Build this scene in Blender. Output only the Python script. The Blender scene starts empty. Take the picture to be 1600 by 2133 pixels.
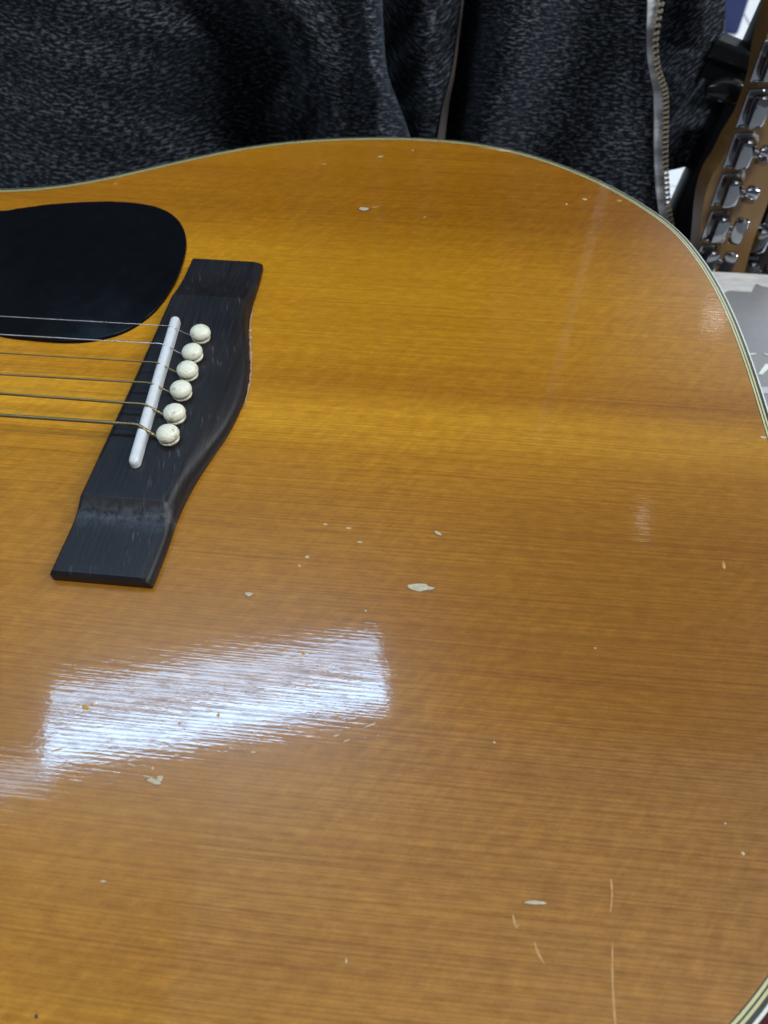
import bpy, bmesh, math, random
from mathutils import Vector, Matrix, Euler
random.seed(7)
D = bpy.data; SC = bpy.context.scene; COL = SC.collection
# ------------------------------------------------------------------ camera
W0, H0, FPX = 1600.0, 2133.0, 1564.0653
CAM = Vector((.0873235, -.1853316, .1870895)); ROT = Euler((.6568, .0013, .099), 'XYZ')
cam = D.objects.new('camera', D.cameras.new('camera')); COL.objects.link(cam); SC.camera = cam
cam.location = CAM; cam.rotation_euler = ROT
cam.data.sensor_fit = 'HORIZONTAL'; cam.data.sensor_width = 36.0; cam.data.lens = FPX/W0*36
cam.data.clip_start = .01; cam.data.clip_end = 50
cam.data.dof.use_dof = True; cam.data.dof.focus_distance = .245; cam.data.dof.aperture_fstop = 26
RM = ROT.to_matrix()
# ------------------------------------------------------------------ world, lamps, exposure
wd = D.worlds.new('World'); SC.world = wd; wd.use_nodes = True
bg = wd.node_tree.nodes['Background']; bg.inputs[0].default_value = (.80, .90, 1.0, 1); bg.inputs[1].default_value = .12
SC.view_settings.view_transform = 'Standard'; SC.view_settings.look = 'None'
SC.view_settings.exposure = 0.0; SC.view_settings.gamma = 1.0
def ray(u, v): return (RM @ Vector(((u-W0/2)/FPX, -(v-H0/2)/FPX, -1.0)))
def pz(u, v, z=0.0):
    d = ray(u, v); return CAM + d*((z-CAM.z)/d.z)
def py(u, v, y):
    d = ray(u, v); return CAM + d*((y-CAM.y)/d.y)
def mirror_hit(u, v, zc):
    X = pz(u, v); d = X-CAM; d.z = -d.z
    return X + d*(zc/d.z)
def area(name, c, sx, sy, rad, col=(.93, .97, 1.0), rz=0.0, shape='RECTANGLE', spread=180):
    l = D.lights.new(name, 'AREA'); l.shape = shape; l.size = sx; l.size_y = sy; l.color = col
    l.energy = rad*sx*sy*math.pi*(math.pi/4 if shape in ('DISK', 'ELLIPSE') else 1); l.spread = math.radians(spread)
    o = D.objects.new(name, l); COL.objects.link(o); o.location = c; o.rotation_euler = (0, 0, rz); return o
ZC = 2.2; TUBE = (.38, .66, 1.0)
a, b = mirror_hit(98, 1512, ZC), mirror_hit(797, 1398, ZC)         # the twin tube fixture seen mirrored in the lacquer
ax = (b-a); L1 = ax.length; rz1 = math.atan2(ax.y, ax.x); mid = (a+b)/2
nrm = Vector((-math.sin(rz1), math.cos(rz1), 0))
area('tube_and_fill_lamp', mid + nrm*.082, L1, .108, 19, TUBE, rz=rz1)
area('tube_and_fill_lamp', mid - nrm*.070, L1, .120, 33, TUBE, rz=rz1)
c2 = mirror_hit(-215, 1662, ZC); area('tube_and_fill_lamp', c2, .95, .11, 7, TUBE, rz=rz1)
area('tube_and_fill_lamp', (1.35, -.75, ZC), 1.2, .45, 33, rz=.2)  # unseen key lamp added for the jacket front, from upper right
area('tube_and_fill_lamp', (-1.3, -1.1, ZC), 1.2, .30, 7, rz=.2)  # unseen weak fill lamp added on the left
area('tube_and_fill_lamp', (3.0, 1.2, ZC), 1.4, .8, 30, rz=.2)  # unseen lamp added to brighten the floor
area('tube_and_fill_lamp', (2.6, 4.6, ZC), 1.4, .8, 34, rz=.2)  # another unseen lamp, added for the far floor
pa, pb, pc = mirror_hit(395, 1850, ZC), mirror_hit(1750, 1850, ZC), mirror_hit(900, 1500, ZC)
area('haze_fill_lamp', ((pa.x+pb.x)/2, pc.y/2-.1, ZC+.03), pb.x-pa.x, pc.y+.2, .45)        # added lamp standing in for the lit ceiling, hazes the lacquer
area('ceiling_spot_lamp', mirror_hit(1489, 657, ZC), .12, .12, 6, (1, .92, .9), shape='DISK')
area('ceiling_spot_lamp', mirror_hit(1340, 1084, ZC), .045, .10, 3.5, (1, .92, .9))
# ------------------------------------------------------------------ helpers
def link(name, me, mat=None, parent=None, **kw):
    o = D.objects.new(name, me); COL.objects.link(o)
    if mat and me and not me.materials: me.materials.append(mat)
    if parent: o.parent = parent
    for k, v in kw.items(): o[k] = v
    return o
def mesh(vs, fs, smooth=False, name='mesh'):
    me = D.meshes.new(name); me.from_pydata([tuple(v) for v in vs], [], fs); me.update()
    if smooth: me.polygons.foreach_set('use_smooth', [True]*len(me.polygons))
    return me
def bm_mesh(bm, smooth=False):
    me = D.meshes.new('mesh'); bmesh.ops.recalc_face_normals(bm, faces=bm.faces); bm.to_mesh(me); bm.free()
    if smooth: me.polygons.foreach_set('use_smooth', [True]*len(me.polygons))
    return me
def sharp(me, deg=35):
    me.polygons.foreach_set('use_smooth', [True]*len(me.polygons)); me.set_sharp_from_angle(angle=math.radians(deg)); return me
def box(bm, c, s, M=None, bev=0.0):
    r = bmesh.ops.create_cube(bm, size=1.0); vs = r['verts']
    for v in vs: v.co = Vector((v.co.x*s[0], v.co.y*s[1], v.co.z*s[2]))
    if bev > 0:
        es = list({e for v in vs for e in v.link_edges})
        r2 = bmesh.ops.bevel(bm, geom=es, offset=bev, segments=2, affect='EDGES', profile=.5)
        vs = list({v for f in r2['faces'] for v in f.verts} | {v for v in vs if v.is_valid})
    for v in vs:
        p = v.co + Vector(c); v.co = (M @ p) if M else p
    return vs
def prism(poly, z0, z1, bev=0.0, seg=2):
    bm = bmesh.new(); f = bm.faces.new([bm.verts.new((p[0], p[1], z1)) for p in poly])
    r = bmesh.ops.extrude_face_region(bm, geom=[f])
    for v in r['geom']:
        if isinstance(v, bmesh.types.BMVert): v.co.z = z0
    if bev:
        es = [e for e in bm.edges if all(abs(v.co.z-z1) < 1e-9 for v in e.verts)]
        bmesh.ops.bevel(bm, geom=es, offset=bev, segments=seg, affect='EDGES', profile=.5)
    return bm
def cr(pts, n=8, closed=False):
    out = []; m = len(pts)
    for i in range(m if closed else m-1):
        g = lambda k: Vector(pts[k % m]) if closed else Vector(pts[min(max(k, 0), m-1)])
        p0, p1, p2, p3 = g(i-1), g(i), g(i+1), g(i+2)
        for j in range(n):
            t = j/n; out.append(.5*((2*p1)+(p2-p0)*t+(2*p0-5*p1+4*p2-p3)*t*t+(3*p1-p0-3*p2+p3)*t**3))
    if not closed: out.append(Vector(pts[-1]))
    return out
def smooth_pts(P, it=6):
    for _ in range(it): P = [P[i]*.5+(P[i-1]+P[(i+1) % len(P)])*.25 for i in range(len(P))]
    return P
def resample(P, n):
    s = [0]
    for i in range(len(P)): s.append(s[-1]+(P[(i+1) % len(P)]-P[i]).length)
    out = []; j = 0
    for k in range(n):
        t = s[-1]*k/n
        while s[j+1] < t: j += 1
        f = (t-s[j])/max(1e-12, s[j+1]-s[j]); out.append(P[j].lerp(P[(j+1) % len(P)], f))
    return out
def tube(path, rad, seg=10, cap=True):
    vs, fs = [], []; n = len(path); up = Vector((0, .3, 1)).normalized()
    for i, p in enumerate(path):
        t = (path[min(i+1, n-1)]-path[max(i-1, 0)]).normalized(); x = t.cross(up).normalized(); y = x.cross(t)
        r = rad[i] if isinstance(rad, (list, tuple)) else rad
        for k in range(seg):
            an = 2*math.pi*k/seg; vs.append(p+x*math.cos(an)*r+y*math.sin(an)*r)
    for i in range(n-1):
        for k in range(seg): fs.append((i*seg+k, i*seg+(k+1) % seg, (i+1)*seg+(k+1) % seg, (i+1)*seg+k))
    if cap: fs.append(tuple(range(seg-1, -1, -1))); fs.append(tuple(range((n-1)*seg, n*seg)))
    return mesh(vs, fs, True)
def lathe(prof, seg=28, sx=1.0):
    vs, fs = [], []
    for r, z in prof:
        for k in range(seg):
            an = 2*math.pi*k/seg; vs.append((r*math.cos(an)*sx, r*math.sin(an), z))
    for i in range(len(prof)-1):
        for k in range(seg): fs.append((i*seg+k, i*seg+(k+1) % seg, (i+1)*seg+(k+1) % seg, (i+1)*seg+k))
    fs.append(tuple(range(seg-1, -1, -1))); fs.append(tuple(range((len(prof)-1)*seg, len(prof)*seg)))
    return mesh(vs, fs, True)
# ------------------------------------------------------------------ materials
class NT:
    def __init__(s, name):
        s.m = D.materials.new(name); s.m.use_nodes = True; s.t = s.m.node_tree; s.n = s.t.nodes
        s.b = s.n['Principled BSDF']; s.tc = s.n.new('ShaderNodeTexCoord')
    def set(s, **kw):
        for k, v in kw.items():
            k = k.replace('_', ' ')
            s.inp(s.b, k, v)
        return s
    def inp(s, node, k, v):
        i = node.inputs[k]
        if isinstance(v, bpy.types.NodeSocket): s.t.links.new(v, i)
        elif isinstance(v, (tuple, list)) and len(v) == 3 and i.type == 'RGBA': i.default_value = (*v, 1)
        else: i.default_value = v
    def map(s, src, scale=(1, 1, 1), rot=(0, 0, 0), loc=(0, 0, 0)):
        n = s.n.new('ShaderNodeMapping'); s.inp(n, 'Vector', src); n.inputs['Scale'].default_value = scale
        n.inputs['Rotation'].default_value = rot; n.inputs['Location'].default_value = loc; return n.outputs[0]
    def noise(s, vec, scale=1, detail=2, rough=.5, dist=0.0, col=False):
        n = s.n.new('ShaderNodeTexNoise'); s.inp(n, 'Vector', vec); n.inputs['Scale'].default_value = scale
        n.inputs['Detail'].default_value = detail; n.inputs['Roughness'].default_value = rough; n.inputs['Distortion'].default_value = dist
        return n.outputs['Color' if col else 'Fac']
    def ramp(s, fac, stops, interp='LINEAR'):
        n = s.n.new('ShaderNodeValToRGB'); s.inp(n, 'Fac', fac); e = n.color_ramp.elements; n.color_ramp.interpolation = interp
        while len(e) < len(stops): e.new(.5)
        for q, (p, c) in zip(e, stops): q.position = p; q.color = (*c, 1) if isinstance(c, tuple) else (c, c, c, 1)
        return n.outputs[0]
    def mix(s, fac, a, b, mode='MIX'):
        n = s.n.new('ShaderNodeMix'); n.data_type = 'RGBA'; n.blend_type = mode
        s.inp(n, 0, fac); s.inp(n, 6, a); s.inp(n, 7, b); return n.outputs[2]
    def math(s, op, a, b=0.0, c=0.0):
        n = s.n.new('ShaderNodeMath'); n.operation = op
        for k, v in enumerate((a, b, c)): s.inp(n, k, v)
        return n.outputs[0]
    def sep(s, v):
        n = s.n.new('ShaderNodeSeparateXYZ'); s.inp(n, 0, v); return n.outputs
    def comb(s, x, y, z):
        n = s.n.new('ShaderNodeCombineXYZ')
        for k, v in enumerate((x, y, z)): s.inp(n, k, v)
        return n.outputs[0]
    def bump(s, h, dist, strength=1.0, nrm=None):
        n = s.n.new('ShaderNodeBump'); s.inp(n, 'Height', h); n.inputs['Distance'].default_value = dist; n.inputs['Strength'].default_value = strength
        if nrm: s.inp(n, 'Normal', nrm)
        return n.outputs[0]
def simple(name, col, rough=.5, metal=0.0, var=.12, scale=60, coat=0.0, bumpd=0.0, spec=.5):
    t = NT(name); n = t.noise(t.tc.outputs['Object'], scale, 4, .6)
    c = t.mix(n, tuple(x*(1-var*2) for x in col), tuple(min(1, x*(1+var*2)) for x in col))
    t.set(Base_Color=c, Roughness=t.math('MULTIPLY_ADD', n, rough*.4, rough*.8), Metallic=metal, Coat_Weight=coat)
    t.b.inputs['Specular IOR Level'].default_value = spec
    if bumpd: t.set(Normal=t.bump(n, bumpd))
    return t.m
# --- amber lacquered spruce
t = NT('amber_spruce'); O = t.tc.outputs['Object']
wob = t.noise(t.map(O, (2.2, 6, 0)), 1, 2); S = t.sep(O)
yw = t.math('ADD', S[1], t.math('MULTIPLY', wob, .010)); V = t.comb(S[0], yw, 0.0)
ph = t.math('ADD', t.math('MULTIPLY', yw, 2*math.pi*860), t.math('MULTIPLY', t.noise(t.map(V, (1.6, 90, 0), loc=(6, 1, 0)), 1, 4, .65), 46.0))
fine = t.math('MULTIPLY_ADD', t.math('SINE', ph), .5, .5)                       # growth rings about 1.3 mm apart
streak = t.noise(t.map(V, (5, 1300, 0)), 1, 2, .6)
med = t.noise(t.map(V, (2.2, 420, 0), loc=(3, 7, 0)), 1, 2, .6)
wide = t.noise(t.map(V, (4.5, 38, 0), loc=(9, 2, 0)), 1, 3, .55)
cloud = t.noise(t.map(O, (9, 20, 0), loc=(1, 5, 0)), 1, 3, .5)
silk = t.noise(t.map(t.map(O, rot=(0, 0, .62)), (430, 110, 0)), 1, 2, .55, .4)
silkm = t.ramp(t.noise(t.map(O, (10, 12, 0), loc=(4, 4, 0)), 1, 2), [(.35, .15), (.6, 1.0)])
grit = t.noise(t.map(O, (1100, 2000, 0)), 1, 2, .6)
board = t.ramp(t.math('MULTIPLY_ADD', S[1], 2.4, .5),  # tone across the board; near edge brightened as painted light falloff
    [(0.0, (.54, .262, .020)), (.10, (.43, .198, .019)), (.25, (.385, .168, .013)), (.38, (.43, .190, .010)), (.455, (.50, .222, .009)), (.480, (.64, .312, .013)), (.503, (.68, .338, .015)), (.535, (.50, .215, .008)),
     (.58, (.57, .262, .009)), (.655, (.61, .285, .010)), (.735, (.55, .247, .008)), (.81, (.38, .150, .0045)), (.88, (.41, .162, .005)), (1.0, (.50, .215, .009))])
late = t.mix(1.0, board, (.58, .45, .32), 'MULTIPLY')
rings = t.math('MULTIPLY', t.ramp(fine, [(.0, .44), (.5, .06), (1.0, 0.0)]), t.math('MULTIPLY_ADD', wob, .8, .35))
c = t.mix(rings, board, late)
c = t.mix(t.ramp(streak, [(.36, .36), (.52, 0.0)]), c, late)
c = t.mix(t.ramp(med, [(.27, .42), (.38, .0)]), c, late)
c = t.mix(t.ramp(wide, [(.32, .30), (.56, 0.0)]), c, t.mix(1.0, c, (.74, .62, .46), 'MULTIPLY'))
c = t.mix(t.ramp(cloud, [(.45, 0.0), (.75, .5)]), c, t.mix(1.0, c, (1.16, 1.18, 1.25), 'MULTIPLY'))
c = t.mix(t.math('MULTIPLY', silkm, t.ramp(silk, [(.40, .0), (.64, .42)])), c, t.mix(1.0, c, (1.35, 1.38, 1.5), 'MULTIPLY'))
c = t.mix(t.ramp(grit, [(.3, .34), (.6, 0.0)]), c, t.mix(1.0, c, (.75, .7, .6), 'MULTIPLY'))
fleck = t.noise(t.map(O, (170, 520, 0), loc=(8, 3, 0)), 1, 3, .65)
c = t.mix(t.ramp(fleck, [(.36, .45), (.52, 0.0)]), c, t.mix(1.0, c, (.74, .68, .58), 'MULTIPLY'))
c = t.mix(t.ramp(fleck, [(.54, .0), (.68, .5)]), c, t.mix(1.0, c, (1.25, 1.28, 1.4), 'MULTIPLY'))
xr = t.ramp(t.math('MULTIPLY_ADD', S[0], 2.6, .45), [(.2, 0.0), (.95, .9)])   # light falloff painted into the colour: darker towards the tail
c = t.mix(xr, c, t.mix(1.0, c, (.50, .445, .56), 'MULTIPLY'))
wave = t.noise(t.map(O, (22, 30, 0)), 1, 2)
ridge = t.math('MULTIPLY_ADD', fine, .32, t.noise(t.map(V, (110, 900, 0), loc=(2, 2, 0)), 1, 2, .6))
orange = t.noise(t.map(O, (480, 900, 0)), 1, 2)
nb = t.bump(wave, .00009, 1.0); nb = t.bump(ridge, .000007, 1.0, nb); nb = t.bump(orange, .000010, 1.0, nb)
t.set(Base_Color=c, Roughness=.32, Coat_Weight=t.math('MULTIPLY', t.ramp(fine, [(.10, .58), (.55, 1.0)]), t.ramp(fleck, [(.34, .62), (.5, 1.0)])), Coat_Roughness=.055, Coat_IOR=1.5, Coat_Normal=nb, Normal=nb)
t.b.inputs['Specular IOR Level'].default_value = .28
M_WOOD = t.m
M_BIND = simple('binding_white', (.60, .63, .54), .3, var=.06, coat=.6)
M_CREAM = simple('purfling_cream', (.46, .43, .20), .3, var=.08, coat=.6)
M_BLK = simple('purfling_black', (.012, .013, .012), .3, coat=.5)
M_SIDE = simple('mahogany_side', (.075, .012, .016), .3, var=.3, coat=.8)
# --- pickguard
t = NT('pickguard_black'); n = t.noise(t.tc.outputs['Object'], 130, 5, .65)
t.set(Base_Color=t.mix(n, (.0022, .0026, .0035), (.005, .006, .008)), Roughness=t.math('MULTIPLY_ADD', n, .2, .14), Normal=t.bump(t.noise(t.map(t.map(t.tc.outputs['Object'], rot=(0, 0, -.5)), (40, 900, 0)), 1, 3, .7), .00002))
t.b.inputs['Specular IOR Level'].default_value = .10
M_GUARD = t.m
# --- ebony-stained bridge wood, worn pale on arrises
t = NT('bridge_rosewood'); O = t.tc.outputs['Object']
gr = t.noise(t.map(O, (900, 45, 400)), 1, 3, .65); cl = t.noise(O, 55, 3)
scr = t.ramp(t.noise(t.map(t.map(O, rot=(0, 0, -.25)), (1300, 110, 200)), 1, 2, .6), [(.63, 0.0), (.72, 1.0)])
geo = t.n.new('ShaderNodeNewGeometry')
c = t.mix(gr, (.004, .0035, .004), (.013, .012, .0135)); c = t.mix(t.ramp(cl, [(.4, 0.0), (.7, .5)]), c, (.017, .013, .014))
c = t.mix(t.math('MULTIPLY', scr, t.ramp(cl, [(.44, 0.0), (.62, .28)])), c, (.22, .21, .21))
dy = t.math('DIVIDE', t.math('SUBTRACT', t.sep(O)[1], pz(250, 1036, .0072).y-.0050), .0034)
lit_dust = t.math('MULTIPLY', t.math('POWER', 2.718, t.math('MULTIPLY', t.math('MULTIPLY', dy, dy), -1.0)), t.ramp(t.noise(O, 420, 4, .7), [(.40, 0.0), (.64, .55)]))
c = t.mix(lit_dust, c, (.085, .095, .105))                                        # pale dust plus the lit step's highlight, painted into the colour
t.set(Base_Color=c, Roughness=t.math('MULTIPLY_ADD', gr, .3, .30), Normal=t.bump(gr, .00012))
t.b.inputs['Specular IOR Level'].default_value = .30
M_BRIDGE = t.m
# --- bone
t = NT('bone_pin'); O = t.tc.outputs['Object']
n1 = t.noise(O, 260, 4, .65); n2 = t.noise(t.map(O, (400, 1600, 400)), 1, 3)
c = t.mix(n2, (.62, .60, .44), (.86, .84, .70)); c = t.mix(t.ramp(n1, [(.53, 0.0), (.64, .75)]), c, (.30, .24, .15))
t.set(Base_Color=c, Roughness=t.math('MULTIPLY_ADD', n2, .3, .22), Normal=t.bump(n2, .00025))
M_PIN = t.m
M_SADDLE = simple('saddle_white', (.60, .62, .63), .3, var=.08, scale=400, bumpd=.00002)
M_STEEL = simple('plain_steel', (.62, .62, .64), .28, 1.0, .05)
def wound(name, pitch):
    t = NT(name); S = t.sep(t.tc.outputs['Object'])
    w = t.math('SINE', t.math('MULTIPLY', S[0], 2*math.pi/pitch))
    n = t.noise(t.tc.outputs['Object'], 90, 3)
    t.set(Base_Color=t.mix(n, (.20, .15, .07), (.38, .31, .17)), Metallic=1.0, Roughness=.38, Normal=t.bump(w, pitch*.022))
    return t.m
M_WOUND = [wound('bronze_winding', p) for p in (.0006, .0008, .0010, .0013)]
M_CHIP = simple('bare_wood_chip', (.42, .36, .23), .5, var=.25, scale=900, bumpd=.0002)
M_SCR = simple('scratched_lacquer', (.39, .205, .062), .4, var=.2, scale=300)
M_GLUE = simple('old_glue', (.34, .22, .15), .4, var=.3, scale=500, bumpd=.0002)
# --- heathered knit
def knit(name, lo, hi, br=1.0):
    t = NT(name); U = t.tc.outputs['UV']
    wv = t.noise(U, 22, 2, .5, col=True)
    vv = t.mix(.004, U, wv, 'ADD')
    a = t.noise(t.map(vv, (200, 560, 1)), 1, 2, .6); b = t.noise(t.map(vv, (420, 900, 1), loc=(5, 5, 0)), 1, 2, .6)
    big = t.noise(U, 30, 2)
    f = t.ramp(t.math('MULTIPLY_ADD', b, .3, t.math('MULTIPLY', a, .7)), [(.47, 0.0), (.55, .35), (.62, 1.0)])
    f = t.math('MULTIPLY', f, t.math('MULTIPLY_ADD', big, .5, .7))
    t.set(Base_Color=t.mix(f, lo, hi), Roughness=.92, Normal=t.bump(t.math('MULTIPLY_ADD', a, .7, t.math('MULTIPLY', b, .3)), .0007))
    t.b.inputs['Specular IOR Level'].default_value = .15; t.b.inputs['Sheen Weight'].default_value = .10; t.b.inputs['Sheen Tint'].default_value = (.6, .75, 1, 1)
    return t.m
M_KNIT = knit('heathered_knit', (.008, .0095, .0125), (.160, .182, .22))
M_LIN = simple('jacket_lining', (.12, .10, .09), .9)
t = NT('zipper_tape'); n = t.noise(t.map(t.tc.outputs['UV'], (20, 95, 1)), 1, 3, .5); n2 = t.noise(t.map(t.tc.outputs['UV'], (900, 900, 1)), 1, 1)
t.set(Base_Color=t.mix(t.ramp(n, [(.40, 0.0), (.60, 1.0)]), (.34, .35, .38), (.80, .83, .87)), Roughness=.85, Normal=t.bump(n2, .0004)); M_TAPE = t.m
M_BRASS = simple('aged_brass', (.66, .57, .42), .38, 1.0, .2, 300)
M_CHROME = simple('chrome', (.36, .37, .40), .10, 1.0, .04, 200)
# maple
t = NT('maple'); O = t.tc.outputs['Object']; n = t.noise(t.map(O, (160, 160, 9)), 1, 4, .6)
t.set(Base_Color=t.mix(n, (.20, .105, .030), (.32, .175, .052)), Roughness=.35, Coat_Weight=.6, Coat_Roughness=.12); M_MAPLE = t.m
M_DARKW = simple('dark_rosewood', (.045, .026, .018), .4, var=.25, scale=90)
M_BLACK = simple('black_lacquer', (.006, .007, .010), .35, var=.2, spec=.25)
M_PLAST = simple('black_plastic', (.010, .013, .014), .18, var=.2)
M_NAVY = simple('navy_paint', (.018, .028, .11), .6)
M_BURG = simple('burgundy_cloth', (.05, .004, .010), .9, var=.3, scale=300, bumpd=.0006)
# counter: grey paint with worn white rear margin
t = NT('grey_counter'); O = t.tc.outputs['Object']; S = t.sep(O)
n = t.noise(O, 220, 4, .6); big = t.noise(t.map(O, (14, 30, 1)), 1, 3, .6)
grey = t.mix(n, (.17, .165, .165), (.215, .21, .21))
t.set(Base_Color=t.mix(t.ramp(big, [(.45, 0.0), (.8, .5)]), grey, (.25, .25, .26)), Roughness=.5, Normal=t.bump(n, .0001)); M_COUNT = t.m
t = NT('worn_white_paint'); n = t.noise(t.map(t.tc.outputs['Object'], (40, 260, 100)), 1, 4, .6)
t.set(Base_Color=t.mix(t.ramp(n, [(.35, 0.0), (.6, 1.0)]), (.40, .39, .37), (.58, .57, .55)), Roughness=.55); M_WHITE = t.m
# floor tiles
t = NT('floor_tile'); n = t.noise(t.tc.outputs['Object'], 3, 4, .6)
t.set(Base_Color=t.mix(n, (.78, .83, .88), (.88, .91, .94)), Roughness=.35); M_TILE = t.m
M_GROUT = simple('grout', (.30, .33, .38), .8)
# ------------------------------------------------------------------ setting: floor, counter
ZF = -.90; ZT = -.105
floor = link('floor', mesh([(-3, -2, ZF), (5, -2, ZF), (5, 6, ZF), (-3, 6, ZF)], [(0, 1, 2, 3)]), M_GROUT, kind='structure')
p0 = pz(1420, 394, ZF); TS = .6
tile_me = None
for i in range(-5, 7):
    for j in range(-5, 7):
        x, y = p0.x - .2 + i*TS, p0.y + j*TS
        if not (-2.4 < x < 4 and -1.4 < y < 5): continue
        if tile_me is None:
            bm = bmesh.new(); box(bm, (TS/2, TS/2, .004), (TS-.006, TS-.006, .008), bev=.0015); tile_me = bm_mesh(bm); tile_me.materials.append(M_TILE)
        o = link('tile', tile_me, None, floor); o.location = (x, y, ZF)
cnt = D.objects.new('counter', None); COL.objects.link(cnt); cnt.location = (0, -.2, ZT)
cnt['label'] = 'grey painted counter with worn white back edge under the acoustic guitar'; cnt['category'] = 'counter'
YB = pz(1540, 569, ZT).y
def cpart(name, c, s, mat, bev=.002):
    bm = bmesh.new(); box(bm, (0, 0, 0), s, bev=bev); o = link(name, bm_mesh(bm), mat, cnt); o.location = Vector(c)-Vector((0, -.2, ZT)); return o
cpart('counter_top', (0, (YB-.55)/2, ZT-.02), (1.24, YB+.55, .04), M_COUNT)
for sx in (-1, 1): cpart('side_panel', (sx*.58, (YB-.55)/2, (ZT-.04+ZF)/2), (.03, YB+.45, ZT-.04-ZF), M_COUNT)
cpart('front_panel', (0, -.50, (ZT-.04+ZF)/2), (1.13, .02, ZT-.04-ZF), M_COUNT)
def flat(name, poly, mat, parent, z, th=.0004):
    bm = prism([(p.x, p.y) for p in poly], z, z+th); return link(name, bm_mesh(bm), mat, parent)
# the white painted margin, ragged on its near side
pol = [Vector((-.55, YB-.0005, 0)), Vector((.60, YB-.0005, 0))]
jag = [pz(u, v, ZT) for u, v in [(1600, 600), (1585, 597), (1577, 592), (1574, 592), (1571, 597), (1568, 602), (1566, 609), (1545, 608), (1520, 606), (1512, 608), (1508, 612), (1490, 610)]]
pol += [Vector((.60, jag[0].y+.001, 0)), Vector((.45, jag[0].y-.001, 0))] + jag
x = jag[-1].x
while x > -.5:
    x -= random.uniform(.012, .05); pol.append(Vector((x, jag[-1].y+random.uniform(-.004, .004), 0)))
pol.append(Vector((-.55, jag[-1].y, 0)))
wm = flat('white_margin', pol, M_WHITE, cnt, ZT); wm.matrix_parent_inverse = Matrix.Translation((0, .2, -ZT))
def dec(name, px, mat, th=.0004):
    o = flat(name, [pz(u, v, ZT) for u, v in px], mat, cnt, ZT, th); o.matrix_parent_inverse = Matrix.Translation((0, .2, -ZT)); return o
dec('white_mark', [(1579, 780), (1587, 781), (1612, 759), (1594, 759)], M_BIND)
dec('white_mark', [(1562, 737), (1575, 736), (1574, 739), (1563, 740)], M_WHITE)
dec('white_mark', [(1589, 736), (1610, 741), (1610, 744), (1592, 739)], M_WHITE)
dec('pale_stripe', [(1580, 808), (1660, 803), (1660, 817), (1582, 821)], simple('pale_paint', (.40, .41, .42), .5))
# ------------------------------------------------------------------ acoustic guitar
G = D.objects.new('acoustic_guitar', None); COL.objects.link(G); G.location = (0, 0, ZT+.001)
G['label'] = 'amber acoustic guitar with black bridge and pickguard lying flat on the grey counter'; G['category'] = 'guitar'
GI = Matrix.Translation((0, 0, -(ZT+.001)))
def gp(name, me, mat, parent=None, **kw):
    o = link(name, me, mat, parent or G, **kw)
    if parent is None: o.matrix_parent_inverse = GI
    return o
half = [(203, 0), (202.9, 20), (202.6, 40.1), (201.3, 65.2), (198.3, 89.8), (192.8, 113), (184.4, 133.5), (166.0, 157.4), (144.8, 176.2), (121.9, 190.0), (97.9, 198.0), (73.4, 200.8),
        (48.8, 200.1), (24.4, 196.6), (.6, 190.9), (-22.3, 182.0), (-44.0, 170.2), (-64.4, 157.4), (-84.4, 145.6), (-104.9, 136.9), (-126.7, 132.4), (-150, 131.6), (-180, 135), (-215, 142.5), (-245, 146),
        (-272, 141), (-291, 122), (-302, 90), (-305, 45), (-305, 0)]
full = [(x/1000, y/1000) for x, y in half] + [(x/1000, -y/1000) for x, y in half[-2:0:-1]]
OUT = smooth_pts(resample(cr(full, 10, True), 420), 5)
OUT = [p + (p-Vector((.05, 0))).normalized()*.0046*math.exp(-((p-Vector((.165, -.165))).length/.085)**2) for p in OUT]
def offset(P, d):
    n = len(P); o = []
    for i in range(n):
        tg = (P[(i+1) % n]-P[i-1]).normalized(); o.append(P[i]+Vector((-tg.y, tg.x))*d)   # counter-clockwise: inwards
    return o
def ring(name, d0, d1, mat, z0, z1, zin=None):
    A, B = offset(OUT, d0), offset(OUT, d1); n = len(A); zin = z0 if zin is None else zin
    vs = [(p.x, p.y, z0) for p in A]+[(p.x, p.y, zin) for p in B]+[(p.x, p.y, z1) for p in A]+[(p.x, p.y, z1) for p in B]; fs = []
    for i in range(n):
        j = (i+1) % n
        fs += [(i, j, n+j, n+i), (2*n+i, 2*n+j, j, i), (n+i, n+j, 3*n+j, 3*n+i), (2*n+j, 2*n+i, 3*n+i, 3*n+j)]
    return gp(name, sharp(mesh(vs, fs), 40), mat)
o = ring('binding', 0, .00075, M_BIND, -.0003, -.006, 0.0); o['label'] = 'white outer edge binding'
edges = [(.00075, .00175, M_BLK), (.00175, .00235, M_CREAM), (.00235, .00275, M_BLK), (.00275, .00338, M_CREAM), (.00338, .00370, M_BLK)]
for d0, d1, m in edges: ring('purfling', d0, d1, m, 0.0, -.003)
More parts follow.
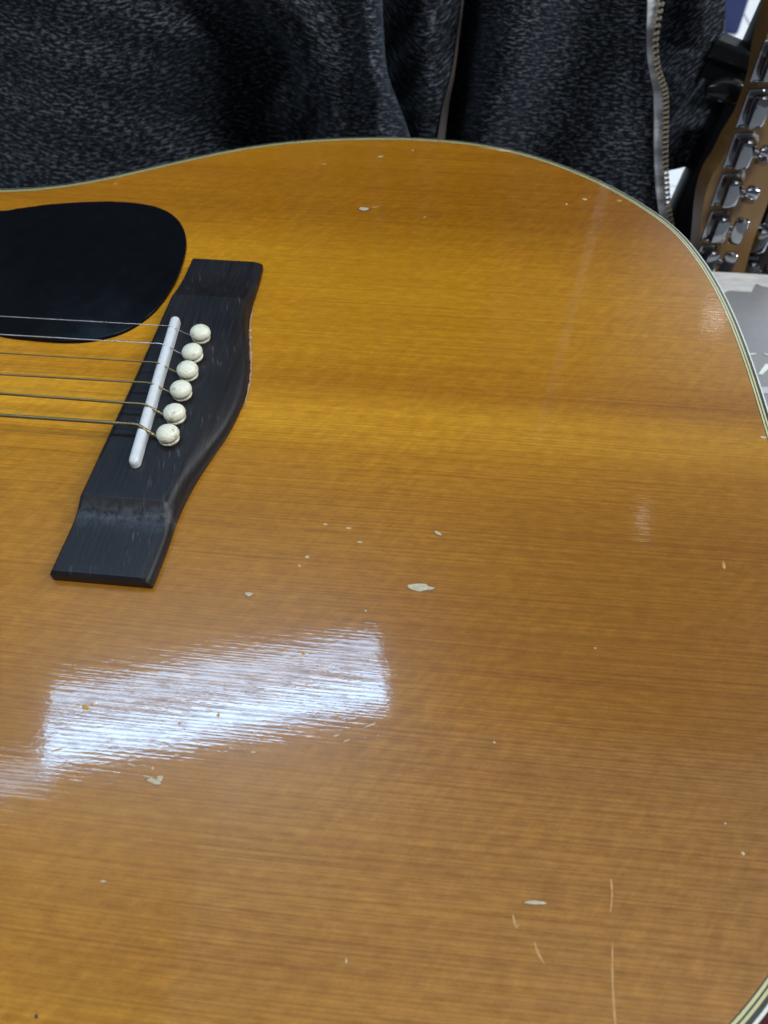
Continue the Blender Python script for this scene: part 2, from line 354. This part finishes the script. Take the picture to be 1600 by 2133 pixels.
# soundboard: from the sound hole to the purfling
HC = Vector((-.157, 0)); HR = .0505
inn = offset(OUT, .0037); n = len(inn); vs = []; fs = []
for i in range(n):
    dv = (inn[i]-HC).normalized(); vs.append((inn[i].x, inn[i].y, 0))
for i in range(n): dv = (inn[i]-HC).normalized(); vs.append((HC.x+dv.x*HR, HC.y+dv.y*HR, 0))
for i in range(n): vs.append((inn[i].x, inn[i].y, -.0028))
for i in range(n): vs.append((vs[n+i][0], vs[n+i][1], -.0028))
for i in range(n):
    j = (i+1) % n; fs += [(i, j, n+j, n+i), (n+i, n+j, 3*n+j, 3*n+i), (2*n+j, 2*n+i, 3*n+i, 3*n+j), (i, 2*n+i, 2*n+j, j)]
TOP = gp('soundboard', mesh(vs, fs), M_WOOD)
for r0, r1, m in ((.0530, .0538, M_BLK), (.0538, .0552, M_CREAM), (.0552, .0562, M_BLK)):      # rosette rings
    vs = []; fs = []; k = 96
    for r in (r0, r1):
        for i in range(k): vs.append((HC.x+r*math.cos(6.28319*i/k), r*math.sin(6.28319*i/k), .0001))
    for i in range(k): fs.append((i, k+i, k+(i+1) % k, (i+1) % k))
    gp('rosette_ring', mesh(vs, fs), m)
sd = offset(OUT, .0006); vs = [(p.x, p.y, -.0061) for p in sd]+[(p.x, p.y, -.103) for p in sd]
gp('side', sharp(mesh(vs, [(i, n+i, n+(i+1) % n, (i+1) % n) for i in range(n)]), 40), M_SIDE)
gp('back', bm_mesh(prism([(p.x, p.y) for p in offset(OUT, .0009)], -.1036, -.1005)), M_SIDE)
# neck, fingerboard, nut, headstock (outside the frame)
gp('neck', bm_mesh(prism([(-.305, -.028), (-.305, .028), (-.66, .022), (-.66, -.022)], -.020, .0015)), M_SIDE)
gp('fingerboard', bm_mesh(prism([(-.215, -.0285), (-.215, .0285), (-.655, .022), (-.655, -.022)], .0018, .0075)), M_DARKW)
gp('headstock', bm_mesh(prism([(-.66, -.023), (-.66, .023), (-.70, .034), (-.85, .038), (-.85, -.038), (-.70, -.034)], -.028, -.008)), M_SIDE)
# pickguard
pg = [(0, 440), (60, 431), (130, 424.5), (200, 421), (260, 421), (310, 427), (345, 438), (369, 455), (383, 477), (388.5, 503), (384, 537), (370, 577), (350, 612), (326, 643), (296, 669), (260, 690), (220, 703), (180, 710), (140, 711.5), (90, 709), (45, 704), (0, 698)]
P = [pz(u, v, .001) for u, v in pg]; P = [Vector((p.x, p.y)) for p in P]
arc = []
for k in range(8):
    an = math.radians(32+k*9.5); arc.append(Vector((HC.x+.0572*math.cos(an), .0572*math.sin(an))))
ext = [Vector((-.112, .0375)), *arc[1:], Vector((-.178, .085)), Vector((-.172, .104)), Vector((-.150, .1125)), Vector((-.130, .1165))]
poly = smooth_pts(resample(cr(P+[e for e in ext if e.x < P[-1].x-.004], 6, True), 160), 2)
gp('pickguard', sharp(bm_mesh(prism(poly, .0001, .0013, .00045, 2)), 50), M_GUARD)
# ---- bridge as a carved height field: straight front edge, belly at the back, scooped wings
back_px = [(548, 556), (541, 585), (530, 620), (520, 652), (516.5, 685), (518, 720), (519, 760), (515, 800), (505, 838), (489, 875), (467, 913), (440, 952), (412, 995), (387, 1040), (367, 1085), (350, 1135), (333, 1180), (316, 1221)]
BK = [pz(u, v, .0015) for u, v in back_px]; BK = [(q.y, q.x) for q in BK]; BK.sort()
y0b, y1b = BK[0][0], BK[-1][0]
bkc = cr([Vector((a_, b_)) for a_, b_ in BK], 10)
def back_x(y):
    for i in range(len(bkc)-1):
        if bkc[i][0] <= y <= bkc[i+1][0]:
            f = (y-bkc[i][0])/max(1e-9, bkc[i+1][0]-bkc[i][0]); return bkc[i][1]*(1-f)+bkc[i+1][1]*f
    return bkc[0][1] if y < bkc[0][0] else bkc[-1][1]
XF = -.0197
ystep_lo = pz(250, 1036, .0072).y; ystep_hi = pz(450, 617, .0072).y
def sst(t_): t_ = min(1, max(0, t_)); return t_*t_*(3-2*t_)
def ridge_h(y):
    HM, HWG = .0071, .0043
    if y < ystep_lo:
        t_ = (ystep_lo-y)/.011; return HM-(HM-HWG)*(1-(1-min(1, t_))**2.2)*1.0
    if y > ystep_hi:
        t_ = (y-ystep_hi)/.022; return HM-(HM-HWG)*(1-(1-min(1, t_))**2.2)
    return HM
NY, NX = 190, 34; vs = []; fs = []
ys = [y0b+(y1b-y0b)*j/NY for j in range(NY+1)]
ys = sorted(set(ys+[ystep_lo-.0002, ystep_lo+.0002, ystep_hi-.0002, ystep_hi+.0002])); NYY = len(ys)
for y in ys:
    XF = -.0197-.0016*min(1, max(0, (y1b-y)/(y1b-y0b)))**2; xb = back_x(y); h0 = ridge_h(y); endd = min(y-y0b, y1b-y); w = xb-XF
    for i in range(NX+1):
        s = i/NX; x = XF+w*s
        xs = min(.0060+XF+.0215, xb-.0035)                 # start of the back slope
        h = h0
        if x > xs: q = (x-xs)/max(1e-6, xb-xs); lo = min(h0, .0034); h = h0-(h0-lo)*q**1.7*1.0
        ed = min(x-XF, xb-x, endd); rr = .0011
        if ed < rr: h -= rr*(1-math.sqrt(max(0, 1-(1-ed/rr)**2)))*.8
        vs.append((x, y, h))
m = NX+1
for j in range(NYY-1):
    for i in range(NX): a_ = j*m+i; fs.append((a_, a_+1, a_+m+1, a_+m))
loop = [i for i in range(m)]+[j*m+NX for j in range(1, NYY)]+[(NYY-1)*m+i for i in range(NX-1, -1, -1)]+[j*m for j in range(NYY-2, 0, -1)]
b0 = len(vs)
for q in loop: vs.append((vs[q][0], vs[q][1], .0002))
for k in range(len(loop)): k2 = (k+1) % len(loop); fs.append((loop[k2], loop[k], b0+k, b0+k2))
fs.append(tuple(range(b0, b0+len(loop))))
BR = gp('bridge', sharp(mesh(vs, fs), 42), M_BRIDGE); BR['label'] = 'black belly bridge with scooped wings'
# pale glue line and bare rim behind the belly
gl = []
for k in range(60):
    y = pz(520, 640, 0).y + (pz(500, 850, 0).y-pz(520, 640, 0).y)*k/59
    gl.append(Vector((back_x(y)+.00035+.0003*random.random(), y, .0004)))
gp('glue_line', tube(gl, [.0005*math.sin(math.pi*(k+.5)/60)**.5*(.7+.6*random.random()) for k in range(60)], 6), M_GLUE)
for uu, vv in ((521, 703), (520, 716), (521, 688), (522, 735)):
    b_ = pz(uu, vv, .0004); bm = bmesh.new(); bmesh.ops.create_icosphere(bm, subdivisions=2, radius=.0007)
    for v in bm.verts: v.co *= random.uniform(.75, 1.25); v.co.z *= .5
    o = gp('glue_drop', bm_mesh(bm, True), M_CHIP); o.location = b_
# saddle: bar with round top, round ends
sa, sb = pz(365, 655, .0102), pz(275, 962, .0102); dirS = (sb-sa).normalized(); LS = (sb-sa).length; perp = Vector((-dirS.y, dirS.x, 0)); wS = .0017
vs = []; fs = []; NS = 90; prof = [(-1, 0), (-1, .55), (-.93, .75), (-.72, .92), (-.38, 1.0), (0, 1.03), (.38, 1.0), (.72, .92), (.93, .75), (1, .55), (1, 0)]
for k in range(NS+1):
    t_ = .5-.5*math.cos(math.pi*k/NS); dE = min(t_, 1-t_)*LS; fw = math.sqrt(max(.02, 1-(1-min(1, dE/wS))**2)); fh = .5+.5*math.sqrt(max(0, 1-(1-min(1, dE/.0028))**2))
    for a_, h in prof: pnt = sa+dirS*(LS*t_)+perp*(a_*wS*fw); vs.append((pnt.x, pnt.y, .0070+.0033*h*fh*(1+.10*math.sin(math.pi*t_))))
m = len(prof)
for k in range(NS):
    for i in range(m-1): fs.append((k*m+i, k*m+i+1, (k+1)*m+i+1, (k+1)*m+i))
fs.append(tuple(range(m))); fs.append(tuple(range(NS*m+m-1, NS*m-1, -1)))
me = mesh(vs, fs, True); bm = bmesh.new(); bm.from_mesh(me); SAD = gp('saddle', sharp(bm_mesh(bm), 60), M_SADDLE, BR)
# pins
pin_px = [(416, 690), (402, 731), (390, 768), (377, 810), (363, 857), (349, 903)]
prof = [(.0023, -.004), (.0026, 0), (.0036, .0003), (.0038, .0009), (.0036, .0015), (.0031, .0018), (.0034, .0022), (.0040, .0031), (.00425, .0042), (.0040, .0053), (.0034, .0062), (.0024, .0068), (.0012, .00715), (.0003, .0072)]
prof = [(a_*.89, (b_ if b_ < .0016 else b_*.86-.0004)*.92) for a_, b_ in prof]; pin_me = lathe(prof); pin_me.materials.append(M_PIN); PINP = []
for k, (u, v) in enumerate(pin_px):
    q = pz(u, v, .0103); o = link('bridge_pin', pin_me, None, BR)
    o.location = (q.x, q.y, .0068+random.uniform(-.0002, .0004)); o.rotation_euler = (random.uniform(-.10, .10)-.04, random.uniform(-.1, .02)+.05, k*1.1+.7); PINP.append(q)
# strings
gauge = [.00028, .00038, .00054, .00072, .00096, .00124]
lefty = [656, 694, 733, 778, 818, 864]; saddle_px = [(346, 678), (334, 716), (321, 755), (307, 798), (296, 843), (282, 886)]
for k in range(6):
    r = gauge[k]/2; sp = pz(*saddle_px[k], .0107); sp.z = .0105+r
    L = pz(-40, lefty[k]-40*.07, .0113); dr = (L-sp); dr.z = 0; far = sp+dr*((sp.x+.655)/(-dr.x)); far.z = .0105
    pn = PINP[k]; edge = Vector((pn.x-.0034, pn.y+.0002, .0073)); path = [far, sp.lerp(far, .5), sp.lerp(far, .2), sp.lerp(far, .05), sp.lerp(far, .01)]
    e2 = sp+(edge-sp)*.25; e2.z = .0102+r*.9; e1 = sp.copy(); path += [e1, e2, sp.lerp(edge, .62)+Vector((0, 0, .0004)), edge, edge+Vector((.0006, 0, -.003))]
    mat = M_STEEL if k < 2 else M_WOUND[k-2]
    o = gp('string', tube(cr(path, 5), r, 10), mat); o['label'] = ('plain steel string' if k < 2 else 'bronze wound string')
# ---- chips, dents and scratches in the finish
def chip(u, v, w, h, ang=.05, mat=None, hh=.00012):
    c_ = pz(u, v); sx = (pz(u+w/2, v)-c_).length; sy = (pz(u, v+h/2)-c_).length; kk = 12; vs = [(0, 0, hh)]
    for i in range(kk):
        an = 6.28319*i/kk; rr = random.uniform(.72, 1.12)
        ca, sa_ = math.cos(an), math.sin(an); x_ = sx*ca*rr*(abs(ca)**.3); y_ = sy*sa_*rr*(abs(sa_)**.3 if abs(sa_) > .01 else 1)
        vs.append((x_*math.cos(ang)-y_*math.sin(ang), x_*math.sin(ang)+y_*math.cos(ang), .00003))
    o = gp('finish_chip', mesh(vs, [(0, 1+i, 1+(i+1) % kk) for i in range(kk)]), mat or M_CHIP, TOP); o.location = c_; return o
for q in [(757, 435, 24, 9), (782, 431, 22, 3, .3, M_SCR), (875, 1223, 58, 17), (1113, 1880, 52, 10), (518, 1237, 19, 9), (640, 1160, 10, 7), (624, 1178, 7, 5), (678, 1092, 10, 4), (727, 1100, 14, 4), (750, 1129, 13, 4), (912, 1110, 20, 6, -.5),
          (1548, 1778, 9, 8), (1511, 1715, 6, 5), (1240, 1350, 5, 4), (1030, 1546, 6, 5), (721, 2001, 5, 15), (215, 1836, 15, 5), (76, 2117, 10, 12, 0, M_DARKW), (1590, 911, 14, 5), (762, 1272, 6, 4),
          (1050, 313, 44, 4, -.12), (1022, 310, 40, 3, -.1, M_SCR), (793, 326, 15, 3, .2), (860, 313, 7, 4, 0, M_SCR), (675, 342, 13, 3, .2, M_SCR), (885, 452, 8, 4, 0, M_SCR), (1180, 425, 5, 4), (1218, 415, 11, 4, -.3), (240, 383, 14, 4, .4, M_SCR), (1290, 418, 14, 4, -.4, M_SCR),
          (1508, 1178, 8, 20, 0, M_SCR), (320, 1628, 34, 10, -.25), (333, 1622, 14, 20, -.7), (308, 1618, 26, 4, -.1), (318, 1600, 6, 8), (772, 1510, 30, 4, .5), (700, 1532, 14, 4, .4), (722, 1543, 18, 4, .5), (527, 1567, 14, 4), (368, 1573, 14, 5), (480, 1558, 8, 4)]:
    chip(*q)
for q in [(178, 1474, 30, 12, -.2), (196, 1466, 20, 6, .6), (163, 1468, 18, 5, -.5), (455, 1490, 12, 14, .3), (375, 1507, 12, 8), (595, 1355, 10, 14, .8), (632, 1360, 10, 16, .8), (120, 1562, 45, 5, .35), (430, 1338, 14, 5)]:
    chip(q[0], q[1], q[2]*.7, q[3]*.7, *q[4:], mat=M_WOOD, hh=.0002)
M_RIM = simple('cracked_lacquer_rim', (.16, .065, .012), .4, var=.3, scale=800)
for q in [(758, 436, 32, 12), (876, 1224, 72, 22), (1113, 1881, 64, 14), (518, 1239, 24, 11), (320, 1630, 44, 14, -.25), (912, 1113, 26, 9, -.5)]:
    o = chip(*q, mat=M_RIM, hh=.00002); o.name = 'chip_rim'; o.scale = (1, 1, .3)
def scratch(px, w):
    P = [pz(u, v, .00004) for u, v in px]; P = cr(P, 5); vs = []; fs = []
    for i, q in enumerate(P):
        tg = (P[min(i+1, len(P)-1)]-P[max(i-1, 0)]).normalized(); s_ = Vector((-tg.y, tg.x, 0)); ww = w*(.4+.6*random.random())*math.sin(math.pi*(i+.6)/(len(P)+.2))**.5
        vs += [q+s_*ww/2, q-s_*ww/2]
    for i in range(len(P)-1): fs.append((2*i, 2*i+1, 2*i+3, 2*i+2))
    gp('scratch', mesh(vs, fs), M_SCR, TOP)
scratch([(1273, 1830), (1275, 1865), (1272, 1900)], .0006); scratch([(1276, 1962), (1276, 2040), (1282, 2133), (1290, 2180)], .0006)
scratch([(1113, 1962), (1122, 1988), (1135, 2008)], .0008); scratch([(1068, 1690+215), (1075, 1930), (1082, 1925)], .0008)
# ------------------------------------------------------------------ person in a dark zip jacket
PER_Y = .300
vs = []; fs = []
prof = [(-.88, .15, .10), (-.6, .17, .11), (-.35, .185, .12), (-.15, .19, .125), (0, .185, .12), (.15, .185, .12), (.30, .20, .125), (.42, .205, .115), (.48, .18, .10), (.52, .11, .075), (.55, .065, .06), (.60, .055, .058)]
for z, rx, ry in prof:
    for k in range(40):
        an = 6.28319*k/40; vs.append((-.02+rx*math.copysign(abs(math.cos(an))**.8, math.cos(an)), .475+ry*math.copysign(abs(math.sin(an))**.8, math.sin(an)), z))
for i in range(len(prof)-1):
    for k in range(40): fs.append((i*40+k, i*40+(k+1) % 40, (i+1)*40+(k+1) % 40, (i+1)*40+k))
fs.append(tuple(range(39, -1, -1))); fs.append(tuple(range((len(prof)-1)*40, len(prof)*40)))
PER = link('person', mesh(vs, fs, True), simple('dark_shirt', (.012, .013, .017), .9), None, label='person in an open dark heathered zip jacket standing behind the acoustic guitar', category='person')
def gauss(x, s): return math.exp(-(x/s)**2)
def sheet(name, uL, uR, v0, v1, Yf, mat, nu=70, nv=70, up=.30, down=.30, th=.0022, warp=None, v1f=None):
    vs, uvs, fs = [], [], []; rows = []
    for j in range(nv+1):
        row = []
        for i in range(nu+1):
            t_ = j/nv; v = v0+((v1f(i/nu) if v1f else v1)-v0)*t_; u = uL(v)+(uR(v)-uL(v))*i/nu
            row.append((py(u, v, Yf(u, v)), (u/3100, -v/3100), u, v))
        rows.append(row)
    full_rows = []
    for k in range(8, 0, -1):
        full_rows.append([(p_+Vector((0, .004*k, up*k/8)), (uv[0], uv[1]+up*k/8), u, v) for p_, uv, u, v in rows[0]]) if up else None
    full_rows += rows
    if down:
        for k in range(1, 7): full_rows.append([(p_+Vector((0, .002*k, -down*k/6)), (uv[0], uv[1]-down*k/6), u, v) for p_, uv, u, v in rows[-1]])
    for r_ in full_rows:
        for p_, uv, u, v in r_:
            vs.append(p_); w_ = warp(u, v) if warp else (0, 0); uvs.append((uv[0]+w_[0], uv[1]+w_[1]))
    m = nu+1
    for j in range(len(full_rows)-1):
        for i in range(nu): a_ = j*m+i; fs.append((a_, a_+m, a_+m+1, a_+1))
    me = mesh(vs, fs, True); uvl = me.uv_layers.new(name='UVMap')
    for lp in me.loops: uvl.data[lp.index].uv = uvs[lp.vertex_index]
    o = link(name, me, mat, PER); md = o.modifiers.new('thickness', 'SOLIDIFY'); md.thickness = th; md.offset = -1; return o
def lin(tab):
    def f(v):
        if v <= tab[0][0]: return tab[0][1]
        for (a0, b0_), (a1, b1_) in zip(tab, tab[1:]):
            if v <= a1: s_ = (v-a0)/(a1-a0); return b0_+(b1_-b0_)*s_
        return tab[-1][1]
    return f
def spl(tab):                                     # smooth interpolation
    pts = cr([Vector((a_, b_)) for a_, b_ in tab], 8); return lin([(q[0], q[1]) for q in pts])
# left front: broad drape, deep hollow, then a fold whose free edge falls at u ~ 800
edgeA = spl([(-60, 798), (0, 799), (100, 802), (160, 810), (220, 832), (290, 856), (400, 880)])
creA = spl([(-60, 495), (0, 515), (40, 545), (80, 580), (140, 608), (200, 618), (290, 640), (400, 660)])
def YA(u, v):
    d = u-creA(v); dn = v/300
    y = PER_Y - .006
    y -= .020*gauss(u-120, 260)                                    # belly of the drape on the left
    y += .045*gauss(d+60, 95)*sst((v+40)/160) + .022*gauss(d+170, 130)*sst((v-60)/200)   # hollow
    y -= .028*sst((d+8)/30)*gauss(d-40, 120)                       # sharp lip
    y -= .022*gauss(u-598, 38)*gauss(v-215, 62)                    # puff below the lip
    y += .030*gauss(u-655, 20)*gauss(v-265, 50)
    y -= .032*gauss(u-(765+.10*max(0, v)), 38)*(1-.3*sst((v-150)/150))  # rolled fold before the free edge
    y += .016*sst((u-(edgeA(v)-12))/12)
    y += .0022*math.sin(u*.011+v*.012)+.0010*math.sin(v*.05-u*.013)
    return y
sheet('jacket_front', lambda v: -330, edgeA, -20, 470, YA, M_KNIT, 150, 70, warp=lambda u, v: (0, .012*math.sin(u*.008)+.02*gauss(u-700, 130)))
# middle layer with a bare hem edge
edgeB = spl([(-60, 967), (0, 965), (100, 953), (160, 945), (220, 934), (290, 926), (400, 915)])
def YB_(u, v): return PER_Y+.034-.026*gauss(u-890, 60)-.006*sst((u-(edgeB(v)-40))/40)+.002*math.sin(v*.05+u*.05)
sheet('jacket_fold', lambda v: 760, edgeB, -20, 400, YB_, M_KNIT, 50, 60, warp=lambda u, v: (0, -.00012*(u-890)**2/30))
hw = spl([(-60, 2), (100, 3), (180, 6), (240, 13), (300, 18), (400, 20)])
sheet('jacket_hem', lambda v: edgeB(v)-hw(v)*.9, lambda v: edgeB(v)+1.5, -20, 400, lambda u, v: YB_(u, v)-.0030, M_LIN, 6, 60, th=.0015)
# right front up to the zipper
tapeL = spl([(-60, 1349), (0, 1348), (60, 1347), (110, 1348), (150, 1353), (180, 1359), (210, 1362), (300, 1362), (340, 1363), (380, 1365), (420, 1369), (460, 1375), (520, 1384)])
teeth = spl([(-60, 1387), (0, 1378), (40, 1371), (80, 1366), (110, 1366), (140, 1370), (160, 1376), (180, 1383), (200, 1387), (250, 1388), (300, 1387), (340, 1387), (380, 1389), (420, 1392), (460, 1398), (520, 1410)])
def YC(u, v):
    y = PER_Y+.012-.012*sst((u-960)/300)
    rd = u-(1105-.36*v); y -= .026*gauss(rd, 70)                   # soft diagonal ridge
    y += .020*gauss(rd-140, 80)+.050*gauss(u-(edgeB(v)+5), 40)
    y -= .010*gauss(u-1290, 90)*gauss(v-60, 160); y += .0025*math.sin(u*.012-v*.012)+.0008*math.sin(v*.05+u*.03)
    return y
sheet('jacket_front', lambda v: 905, lambda v: tapeL(v)+4, -20, 520, YC, M_KNIT, 110, 80, warp=lambda u, v: (0, .00006*u+.10*(u-950)/3100*-1.2))
YZ = lambda u, v: YC(min(u, 1350), v)-.004
tape = sheet('zipper_tape', tapeL, lambda v: teeth(v)-3.5, -20, 520, YZ, M_TAPE, 8, 120, th=.0012)
bm = bmesh.new(); box(bm, (-.0002, 0, 0), (.0030, .0022, .0013), bev=.0003); box(bm, (.0014, 0, .0001), (.0014, .0026, .0019), bev=.0005); tooth_me = bm_mesh(bm); tooth_me.materials.append(M_BRASS)
v = -22.0
while v < 505:
    q = py(teeth(v)-1.5, v, YZ(1380, v)-.0016); q2 = py(teeth(v+8)-1.5, v+8, YZ(1380, v+8)-.0016); o = link('zipper_tooth', tooth_me, None, tape)
    t_ = (q2-q); o.location = q; o.rotation_euler = (0, math.atan2(t_.x, -t_.z)*-1, 0)
    v += (15 if v < 60 else 13.2 if v < 110 else 10 if v < 150 else 8.6 if v < 195 else 10.2)
# far side of the open jacket, hem above the floor
rD = spl([(-60, 1513), (0, 1512), (60, 1511), (110, 1509), (180, 1507), (240, 1503), (290, 1507), (330, 1500)])
def YD(u, v):
    ln = 1512-max(0, (v-95))*.72
    dd = u-ln
    y = PER_Y+.034-.014*gauss(dd+45, 55)+.020*sst((dd+6)/14)*(1-.75*sst((v-215)/60)) if v > 40 else PER_Y+.034-.014*gauss(dd+45, 55)
    y += .003*math.sin(u*.05+v*.04); return y
hem = spl([(0, 357), (.1, 354), (.3, 349), (.55, 339), (.8, 325), (1, 300)])
sheet('jacket_side', lambda v: 1340, rD, -20, 340, YD, M_KNIT, 60, 90, down=0, v1f=lambda s: hem(max(0, (s*165-50)/115)), warp=lambda u, v: (0, (u-1400)/3100*-.8))
# ------------------------------------------------------------------ upright electric guitars behind the counter
def make_tuner(parent, P_, A_, ang, sc=1.0):
    M_ = Matrix.Translation(P_) @ A_
    bm = bmesh.new(); box(bm, (.0045*sc, -.005*sc, -.0088*sc), (.0095*sc, .0098*sc, .0165*sc), M_, bev=.0022*sc)
    box(bm, (.0035*sc, -.0006, -.0095*sc), (.0115*sc, .0012, .0205*sc), M_, bev=.0004)
    o = link('tuner', sharp(bm_mesh(bm), 40), M_CHROME, parent)
    B_ = M_ @ Matrix.Translation((.0105*sc, -.0065*sc, -.0090*sc)) @ Matrix.Rotation(-.5, 4, 'Z')
    bm = bmesh.new(); bmesh.ops.create_cone(bm, cap_ends=True, segments=12, radius1=.0024, radius2=.0024, depth=.007, matrix=B_ @ Matrix.Translation((-.001, 0, 0)) @ Matrix.Rotation(math.pi/2, 4, 'Y'))
    k_ = B_ @ Matrix.Translation((.0060*sc, 0, 0)) @ Matrix.Rotation(ang, 4, 'X')
    box(bm, (0, 0, 0), (.0085*sc, .0062*sc, .0185*sc), k_, bev=.0024*sc)
    link('tuner_button', sharp(bm_mesh(bm), 40), M_CHROME, o)
def electric(name, label, plane_pt, yaw, left, right, mat, th, tuners, bx):
    E_ = D.objects.new(name, None); COL.objects.link(E_); E_['label'] = label; E_['category'] = 'guitar'; E_['group'] = 'electric guitars standing behind the counter'
    nrm = Vector((math.sin(yaw), -math.cos(yaw), 0)); tx = Vector((math.cos(yaw), math.sin(yaw), 0))
    def on(u, v, off=0.0):
        d = ray(u, v); return CAM+d*((plane_pt+nrm*off-CAM).dot(nrm)/d.dot(nrm))
    base = on(left[0][0]*.5+right[0][0]*.5, left[0][1]); E_.location = (base.x, base.y+th/2, ZF); I_ = Matrix.Translation(-E_.location)
    def ad(n_, me, m_, par=None):
        o = link(n_, me, m_, par or E_)
        if par is None: o.matrix_parent_inverse = I_
        return o
    Lp = cr([on(u, v) for u, v in left], 5); Rp = cr([on(u, v) for u, v in right], 5)
    poly = [((p_-base).dot(tx), p_.z) for p_ in Lp]+[((p_-base).dot(tx), p_.z) for p_ in reversed(Rp)]
    def slab(poly, dy0, dy1, bev):
        bm = prism(poly, -dy1, -dy0, bev)
        for v in bm.verts: a_, b_, c_ = v.co; v.co = base+tx*a_+nrm*c_; v.co.z = b_
        return sharp(bm_mesh(bm), 40)
    hs = ad('headstock', slab(poly, 0, th, .0016), mat)
    zb = min(p_.z for p_ in Lp+Rp)+.002; w_ = .0215
    ad('neck', slab([(bx-w_, zb), (bx+w_, zb), (bx+w_+.006, -.62), (bx-w_-.006, -.62)], .0005, .022, .004), mat)
    body = [(0, -.55), (.05, -.575), (.10, -.545), (.145, -.585), (.14, -.66), (.125, -.72), (.155, -.80), (.13, -.875), (.06, -.898), (-.06, -.898), (-.13, -.875), (-.155, -.80), (-.125, -.72), (-.14, -.66), (-.145, -.585), (-.10, -.545), (-.05, -.575)]
    pb = cr([Vector((a_+bx, b_)) for a_, b_ in body], 5, True)
    ad('body', slab([(q[0], q[1]) for q in pb], .002, .044, .006), M_BLACK if mat is M_DARKW else M_DARKW)
    A_ = Matrix(((tx.x, -nrm.x, 0, 0), (tx.y, -nrm.y, 0, 0), (0, 0, 1, 0), (0, 0, 0, 1)))
    for (u, v, ang) in tuners:
        P_ = on(u, v, .0115); P_ = P_-nrm*.0115; nb_ = len(D.objects); make_tuner(E_, Vector((P_.x, P_.y, P_.z)), A_, ang)
    for o in E_.children:
        if o.name.startswith('tuner'): o.matrix_parent_inverse = I_
    return E_
left = [(1440, 640), (1449, 570), (1456, 515), (1463, 442), (1471, 400), (1484, 365), (1501, 340), (1520, 302), (1536, 276), (1552, 248), (1578, 175), (1587, 120), (1598, 76), (1612, 20), (1635, -40)]
right = [(1532, 640), (1553, 561), (1570, 501), (1600, 422), (1630, 330), (1660, 235), (1690, 140), (1710, 60), (1715, 0), (1700, -30)]
electric('electric_guitar', 'maple headstock with chrome tuners standing upright behind the counter end', Vector((.259, .273, -.105)), .22, left, right, M_MAPLE, .014,
         [(1480, 533, .1), (1502, 462, .15), (1526.5, 384, .75), (1554, 299, .75), (1585, 207, .4), (1618, 105, .3)], 0.0)
left = [(1548, 640), (1560, 575), (1572, 520), (1590, 470), (1610, 420), (1640, 340), (1690, 220)]
right = [(1640, 640), (1660, 560), (1690, 470), (1720, 380), (1760, 260), (1790, 220)]
electric('electric_guitar', 'dark brown headstock at the right edge beside the maple headstock', Vector((.300, .295, -.105)), .2, left, right, M_DARKW, .014, [(1566, 556, .2), (1588, 487, .5)], .0)
# black rack post leaning behind them, with its clamp and hook
RK = D.objects.new('guitar_rack', None); COL.objects.link(RK); RK['label'] = 'black rack post leaning between the jacket and the maple headstock'; RK['category'] = 'rack'
YR = .318; a0 = py(1400, 460, YR); a1 = py(1600, 28, YR); dd = (a1-a0).normalized(); foot = a0+dd*((ZF+.004-a0.z)/dd.z); RK.location = foot; RI = Matrix.Translation(-foot)
def rk(n_, me, m_): o = link(n_, me, m_, RK); o.matrix_parent_inverse = RI; return o
lenp = .98; angp = math.atan2(dd.x, dd.z)
Mx = Matrix.Translation(foot) @ Matrix.Rotation(angp, 4, 'Y')
bm = bmesh.new(); box(bm, (.030, .012, lenp/2+.01), (.060, .022, lenp), Mx, bev=.002); rk('post', sharp(bm_mesh(bm), 40), M_BLACK)
bm = bmesh.new(); box(bm, (foot.x+.03, foot.y+.01, ZF+.014), (.30, .30, .012), None, bev=.003); rk('foot_plate', bm_mesh(bm), M_BLACK)
cl_ = py(1532, 122, YR)
bm = bmesh.new(); box(bm, (cl_.x+.002, YR+.010, cl_.z), (.036, .02, .0105), Matrix.Translation((cl_.x, YR, cl_.z)) @ Matrix.Rotation(.28, 4, 'Y') @ Matrix.Translation((-cl_.x, -YR, -cl_.z)), bev=.002)
rk('clamp', bm_mesh(bm), M_PLAST)
cl_ = py(1530, 155, YR)
bm = bmesh.new(); box(bm, (cl_.x+.002, YR+.012, cl_.z), (.040, .02, .0180), Matrix.Translation((cl_.x, YR, cl_.z)) @ Matrix.Rotation(.30, 4, 'Y') @ Matrix.Translation((-cl_.x, -YR, -cl_.z)), bev=.002)
rk('clamp', bm_mesh(bm), M_BLACK)
hk = [py(u, v, YR-.012) for u, v in [(1470, 186), (1500, 184), (1522, 189), (1543, 195), (1552, 194)]]
rk('hook', tube(cr(hk, 5), [.004+.0035*math.sin(math.pi*k/20) for k in range(21)], 12), M_PLAST)
# navy box on the floor farther off
b_ = pz(1540, 72, ZF+.008); bm = bmesh.new(); box(bm, (b_.x-.255, b_.y+.20, ZF+.009+.26), (.5, .4, .52), bev=.006)
nv_ = link('storage_box', bm_mesh(bm), M_NAVY, None, label='navy blue box standing on the pale tiled floor at the top right', category='box')
# burgundy cloth on the counter by the near right bout
q = pz(1600, 2125, ZT); vs = []; fs = []; K = 24
for j in range(K+1):
    for i in range(K+1):
        x_ = q.x-.05+.18*i/K; y_ = q.y-.09+.13*j/K; vs.append((x_, y_, ZT+.0015+.0022*(1+math.sin(x_*95+y_*40)*math.sin(y_*80))))
for j in range(K):
    for i in range(K): a_ = j*(K+1)+i; fs.append((a_, a_+1, a_+K+2, a_+K+1))
o = link('cloth', mesh(vs, fs, True), M_BURG, None, label='burgundy cloth lying on the counter at the bottom right corner', category='cloth')
md = o.modifiers.new('thickness', 'SOLIDIFY'); md.thickness = .001
